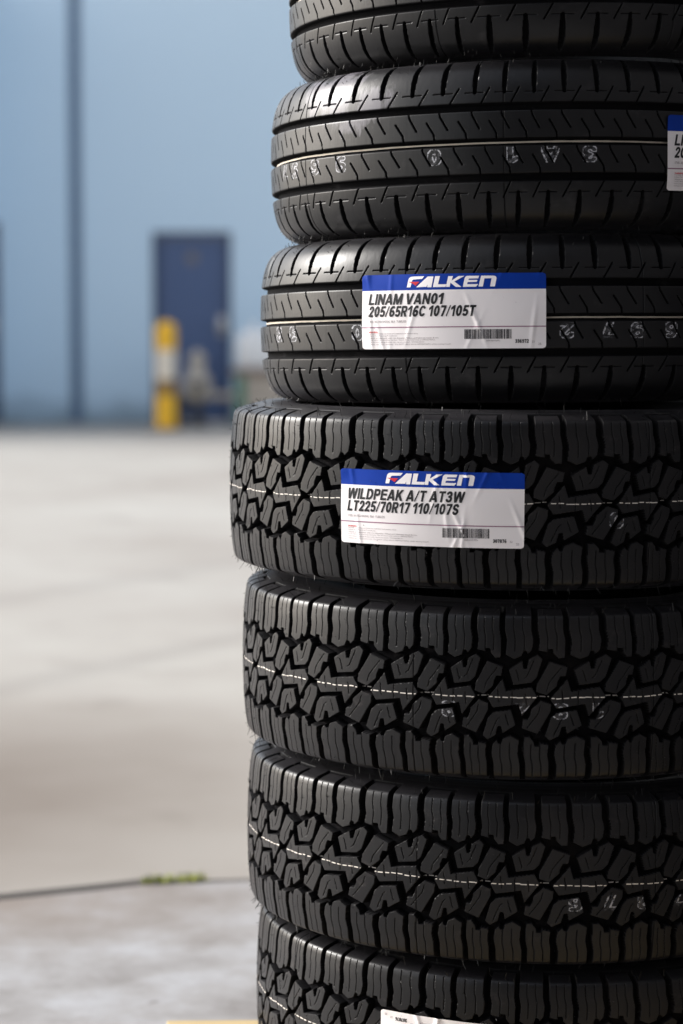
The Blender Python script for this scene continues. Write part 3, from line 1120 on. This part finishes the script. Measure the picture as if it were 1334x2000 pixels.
for i in range(len(joint) - 1):
    bm.faces.new((bot[i], bot[i + 1], top[i + 1], top[i]))
tag(bm_obj("expansion_joint", bm, m_joint), kind='structure')
# weeds in the joint
m_grass, n, l, b = mat("grass_blade", (0.16, 0.22, 0.03), 0.6, 0.3)
v = coords(n, l)
f = noise(n, l, v, 60.0, 2)
l.new(ramp(n, l, f, [(0.35, (0.14, 0.19, 0.02)), (0.65, (0.42, 0.44, 0.07))]), b.inputs['Base Color'])
rg = random.Random(3)
V, F = [], []
for i in range(220):
    x = rg.uniform(-.375, -.275) if i > 40 else rg.uniform(-.40, -.375)
    if i > 180: x = rg.uniform(-.325, -.27)
    y = np.interp(x, [p[0] for p in joint], [p[1] for p in joint]) + rg.uniform(-.018, .03)
    a = rg.uniform(0, 2 * PI); L = rg.uniform(.006, .017); w = rg.uniform(.001, .002)
    lean = rg.uniform(.3, 1.1)
    d = Vector((math.cos(a), math.sin(a), 0)); sd = Vector((-d.y, d.x, 0)) * w
    p = Vector((x, y, .004))
    i0 = len(V)
    for q in (p - sd, p + sd, p + d * L * lean * .4 + Vector((0, 0, L * .6)) + sd * .7, p + d * L * lean * .4 + Vector((0, 0, L * .6)) - sd * .7, p + d * L * lean + Vector((0, 0, L * .95))):
        V.append(q[:])
    F += [(i0, i0 + 1, i0 + 2, i0 + 3), (i0 + 3, i0 + 2, i0 + 4)]
tag(link("weed_tuft", raw_mesh("weed_tuft", V, F), m_grass), "small green weed tuft growing in the joint of the concrete", "weeds")

# ------------------------------------------------------------------ blue building
WY = 30.6
m_wall, n, l, b = mat("blue_wall_paint", (0.36, 0.50, 0.66), 0.5, 0.5)
v = coords(n, l)
big = noise(n, l, v, 0.5, 4, 0.6)
c = mixc(n, l, math_n(n, l, 'MULTIPLY', big, 0.5), (0.61, 0.76, 0.89), (0.53, 0.69, 0.83))
sep = n.new('ShaderNodeSeparateXYZ')
l.new(v, sep.inputs[0])
# darker towards the foot of the wall, with a ragged edge
dn = noise(n, l, coords(n, l, (1.2, 1, 2.5)), 2.0, 4, 0.6)
hgt = math_n(n, l, 'ADD', sep.outputs[2], math_n(n, l, 'MULTIPLY', dn, 0.5))
foot_tone = ramp(n, l, hgt, [(0.22, W), (0.62, G)])
c = mixc(n, l, math_n(n, l, 'MULTIPLY', foot_tone, 0.75), c, (0.10, 0.15, 0.19))
l.new(c, b.inputs['Base Color'])
bld = empty("building", (0, WY, 0))
tag(bld, "pale blue rendered building with a navy door across the yard", "building")


def px_x(px, d): return (px - 667) / F_PX * d


D1 = (px_x(300, WY), px_x(452, WY))     # door right of the strip
D0 = (px_x(2, WY) - 1.0, px_x(2, WY))
DH = 2.40
bm = bmesh.new()
xs = [-16, D0[0], D0[1], D1[0], D1[1], 9]
for x0, x1, z0 in ((xs[0], xs[1], 0), (xs[1], xs[2], DH + .12), (xs[2], xs[3], 0), (xs[3], xs[4], DH), (xs[4], xs[5], 0)):
    box(bm, x0, x1, 0, 0.3, z0, 5.5)
bmesh.ops.remove_doubles(bm, verts=bm.verts[:], dist=1e-5)
bm_obj("wall", bm, m_wall, bld)
m_strip, *_ = mat("joint_strip", (0.13, 0.19, 0.28), 0.6, 0.3)
xj = px_x(151, WY)
for xx in (xj, xj + 5.6, xj - 5.6):
    bm = bmesh.new()
    box(bm, xx - .075, xx + .075, -.012, -.0005, 0.002, 5.48)
    bm_obj("wall_joint", bm, m_strip, bld)
m_door, n, l, b = mat("navy_door_paint", (0.035, 0.075, 0.19), 0.45, 0.5)
v = coords(n, l)
f = noise(n, l, v, 1.5, 3)
l.new(mixc(n, l, f, (0.080, 0.122, 0.245), (0.062, 0.105, 0.22)), b.inputs['Base Color'])
m_frame, *_ = mat("door_frame_paint", (0.05, 0.07, 0.13), 0.5, 0.4)
m_sign, *_ = mat("grey_sign", (0.20, 0.18, 0.18), 0.6, 0.3)
m_steel, *_ = mat("worn_steel", (0.62, 0.58, 0.55), 0.35, 0.5, 0.6)
for (x0, x1), h in ((D1, DH), (D0, DH + .12)):
    bm = bmesh.new()
    box(bm, x0 + .05, x1 - .05, .06, .11, .01, h - .055, .004)
    dr = bm_obj("door", bm, m_door, bld)
    bm = bmesh.new()
    box(bm, x0 + .001, x0 + .049, -.02, .12, .002, h - .051)
    box(bm, x1 - .049, x1 - .001, -.02, .12, .002, h - .051)
    box(bm, x0 + .001, x1 - .001, -.02, .12, h - .05, h - .001)
    bm_obj("door_frame", bm, m_frame, dr)
    bm = bmesh.new()
    lathe(bm, [(.075, 0), (.075, .006), (.07, .009)], 28, mtx=Matrix.Translation(((x0 + x1) / 2, .058, 2.07)) @ Matrix.Rotation(PI / 2, 4, 'X'))
    bm_obj("round_sign", bm, m_sign, dr)
    bm = bmesh.new()
    box(bm, x1 - .16, x1 - .07, .045, .058, 1.10, 1.34, .004)
    lathe(bm, [(.012, 0), (.012, .04), (.045, .05), (.058, .075), (.045, .10), (.01, .108)], 20, mtx=Matrix.Translation((x1 - .115, .045, 1.22)) @ Matrix.Rotation(PI / 2, 4, 'X'))
    bm_obj("door_knob", bm, m_steel, dr, smooth=True)
# unseen wing added left of view to shade the blue wall
bm = bmesh.new()
box(bm, -15.9, -4.45, -2.2, -.001, 0, 5.49)
bm_obj("shading_wing", bm, m_wall, bld)

# ------------------------------------------------------------------ bollard
BY = 28.4
m_yel, n, l, b = mat("bollard_yellow", (0.75, 0.42, 0.02), 0.5, 0.4)
v = coords(n, l)
f = noise(n, l, v, 6.0, 4)
l.new(mixc(n, l, math_n(n, l, 'MULTIPLY', f, 0.5), (0.92, 0.52, 0.02), (0.80, 0.41, 0.03)), b.inputs['Base Color'])
m_band, *_ = mat("reflective_band", (0.74, 0.66, 0.55), 0.5, 0.4)
m_rust, n, l, b = mat("rust_scrape", (0.18, 0.10, 0.06), 0.8, 0.2)
v = coords(n, l)
f = noise(n, l, v, 12.0, 4, 0.7)
l.new(ramp(n, l, f, [(0.42, (0.16, 0.10, 0.07)), (0.62, (0.50, 0.30, 0.06))]), b.inputs['Base Color'])
bx = px_x(325, BY)
bol = empty("bollard", (bx, BY, 0))
tag(bol, "yellow steel bollard with a white band, scraped below, before the navy door", "bollard")
rb_ = 0.118
bm = bmesh.new(); lathe(bm, [(rb_, 0), (rb_, .40)], 36); bm_obj("lower_post", bm, m_yel, bol, smooth=False)
bm = bmesh.new(); lathe(bm, [(rb_, .4005), (rb_, .58)], 36); bm_obj("scraped_band", bm, m_rust, bol)
bm = bmesh.new(); lathe(bm, [(rb_ + .002, .5805), (rb_ + .002, .93)], 36); bm_obj("reflective_band", bm, m_band, bol)
bm = bmesh.new(); lathe(bm, [(rb_, .9305), (rb_, 1.17), (rb_ * .93, 1.215), (rb_ * .75, 1.245), (rb_ * .4, 1.262), (.01, 1.266)], 36); bm_obj("cap", bm, m_yel, bol)
bm = bmesh.new(); lathe(bm, [(.19, 0), (.19, .02), (.14, .021)], 32); bm_obj("base_plate", bm, m_rust, bol)

# ------------------------------------------------------------------ standpipe beside the bollard
SY = 29.2
m_hyd, n, l, b = mat("standpipe_paint", (0.48, 0.43, 0.37), 0.55, 0.4)
m_dark, *_ = mat("dark_iron", (0.04, 0.04, 0.045), 0.6, 0.4)
sp = empty("standpipe", (px_x(386, SY), SY, 0))
tag(sp, "off-white bulbous water standpipe on dark feet with a horizontal pipe, before the door", "standpipe")
bm = bmesh.new()
lathe(bm, [(.07, .30), (.13, .33), (.175, .40), (.18, .50), (.15, .60), (.095, .68), (.085, .78), (.10, .80), (.10, .86), (.05, .88), (.05, .92), (.01, .925)], 28)
bm_obj("valve_body", bm, m_hyd, sp, smooth=True)
bm = bmesh.new()
lathe(bm, [(.15, 0), (.15, .03), (.07, .04), (.06, .30)], 24)
bm_obj("base_flange", bm, m_dark, sp)
bm = bmesh.new()
tube(bm, (-.02, -.02, .33), (-.22, -.02, .33), .05, 16)
tube(bm, (-.2, -.02, .33), (-.2, -.02, .0), .05, 16)
bm_obj("inlet_pipe", bm, m_dark, sp)
bm = bmesh.new()
tube(bm, (.12, -.02, .37), (.62, -.02, .37), .045, 16)
lathe(bm, [(.07, -.02), (.07, .02)], 16, mtx=Matrix.Translation((.58, -.02, .37)) @ Matrix.Rotation(PI / 2, 4, 'Y'))
bm_obj("outlet_pipe", bm, m_hyd, sp)
bm = bmesh.new()
lathe(bm, [(.03, 0), (.075, .01), (.075, .05), (.02, .06)], 16, mtx=Matrix.Translation((.0, -.17, .5)) @ Matrix.Rotation(PI / 2, 4, 'X'))
bm_obj("valve_cap", bm, m_dark, sp)

# ------------------------------------------------------------------ crate and white bulk bag right of the door
CY = 29.4
m_crate, n, l, b = mat("crate_timber", (0.50, 0.43, 0.36), 0.75, 0.2)
m_lid, *_ = mat("crate_lid", (0.26, 0.20, 0.17), 0.75, 0.2)
m_green, *_ = mat("green_post", (0.08, 0.22, 0.15), 0.6, 0.3)
x0 = px_x(462, CY)
crt = empty("crate", (x0 + .58, CY, 0))
tag(crt, "beige crate with brown lid rim and green corner post beside the tyre stack", "crate")
bm = bmesh.new()
for i in range(4):
    box(bm, -.58, .58, -.40, .40, .105 + i * .128, .105 + i * .128 + .122, .006)
bm_obj("crate_side", bm, m_crate, crt)
bm = bmesh.new(); box(bm, -.62, .62, -.44, .44, .618, .70, .006); bm_obj("lid", bm, m_lid, crt)
bm = bmesh.new(); box(bm, -.56, -.46, -.43, -.4005, .01, .616, .004); bm_obj("corner_post", bm, m_green, crt)
bm = bmesh.new(); box(bm, .46, .56, -.43, -.4005, .01, .616, .004); bm_obj("corner_post", bm, m_green, crt)
bm = bmesh.new()
bm.free()
for x in (-.5, 0, .5):
    bm = bmesh.new(); box(bm, x - .05, x + .05, -.38, .38, .0, .104, .003); bm_obj("skid", bm, m_lid, crt)
m_bag, n, l, b = mat("white_bulk_bag", (0.82, 0.82, 0.82), 0.6, 0.3)
bag = empty("bulk_bag", (x0 + .57, CY, .702))
tag(bag, "white woven bulk bag sitting on the beige crate", "bulk bag")
bm = bmesh.new()
ring = []
for z, s in ((0, .53), (.03, .56), (.2, .57), (.38, .56), (.43, .53), (.45, .45)):
    rr = []
    for i in range(40):
        a = 2 * PI * i / 40
        sq = 1 / max(abs(math.cos(a)), abs(math.sin(a))) ** .95
        w = s * sq * (1 + .02 * math.sin(9 * a + z * 20))
        rr.append(bm.verts.new((w * math.cos(a) * .98, w * math.sin(a) * .62, z)))
    ring.append(rr)
for a, b_ in zip(ring, ring[1:]):
    for i in range(40): bm.faces.new((a[i], a[(i + 1) % 40], b_[(i + 1) % 40], b_[i]))
bm.faces.new(ring[0][::-1]); bm.faces.new(ring[-1])
bm_obj("bag_body", bm, m_bag, bag, smooth=True)
for sx in (-.4, .4):
    for sy in (-.22, .22):
        bm = bmesh.new()
        tube(bm, (sx, sy, .40), (sx * .9, sy, .55), .02, 8)
        tube(bm, (sx * .9, sy, .55), (sx * .75, sy, .44), .02, 8)
        bm_obj("lifting_loop", bm, m_bag, bag)

# ------------------------------------------------------------------ unseen walls added beside the stack and behind the camera to darken the tyres
m_blocker, n, l, b = mat("blocker_dark", (0.05, 0.05, 0.055), 0.7, 0.3)
blocker = empty("shade_walls", (0, 0, 0))
tag(blocker, "added dark walls beside the tyre stack, unseen, shading its right side", "building")
bm = bmesh.new(); box(bm, 0.85, 1.05, -8, 9, 0, 6); bm_obj("side_blocker", bm, m_blocker, blocker)
bm = bmesh.new(); box(bm, -3.0, 0.849, -2.4, -2.2, 0, 6); bm_obj("rear_blocker", bm, m_blocker, blocker)
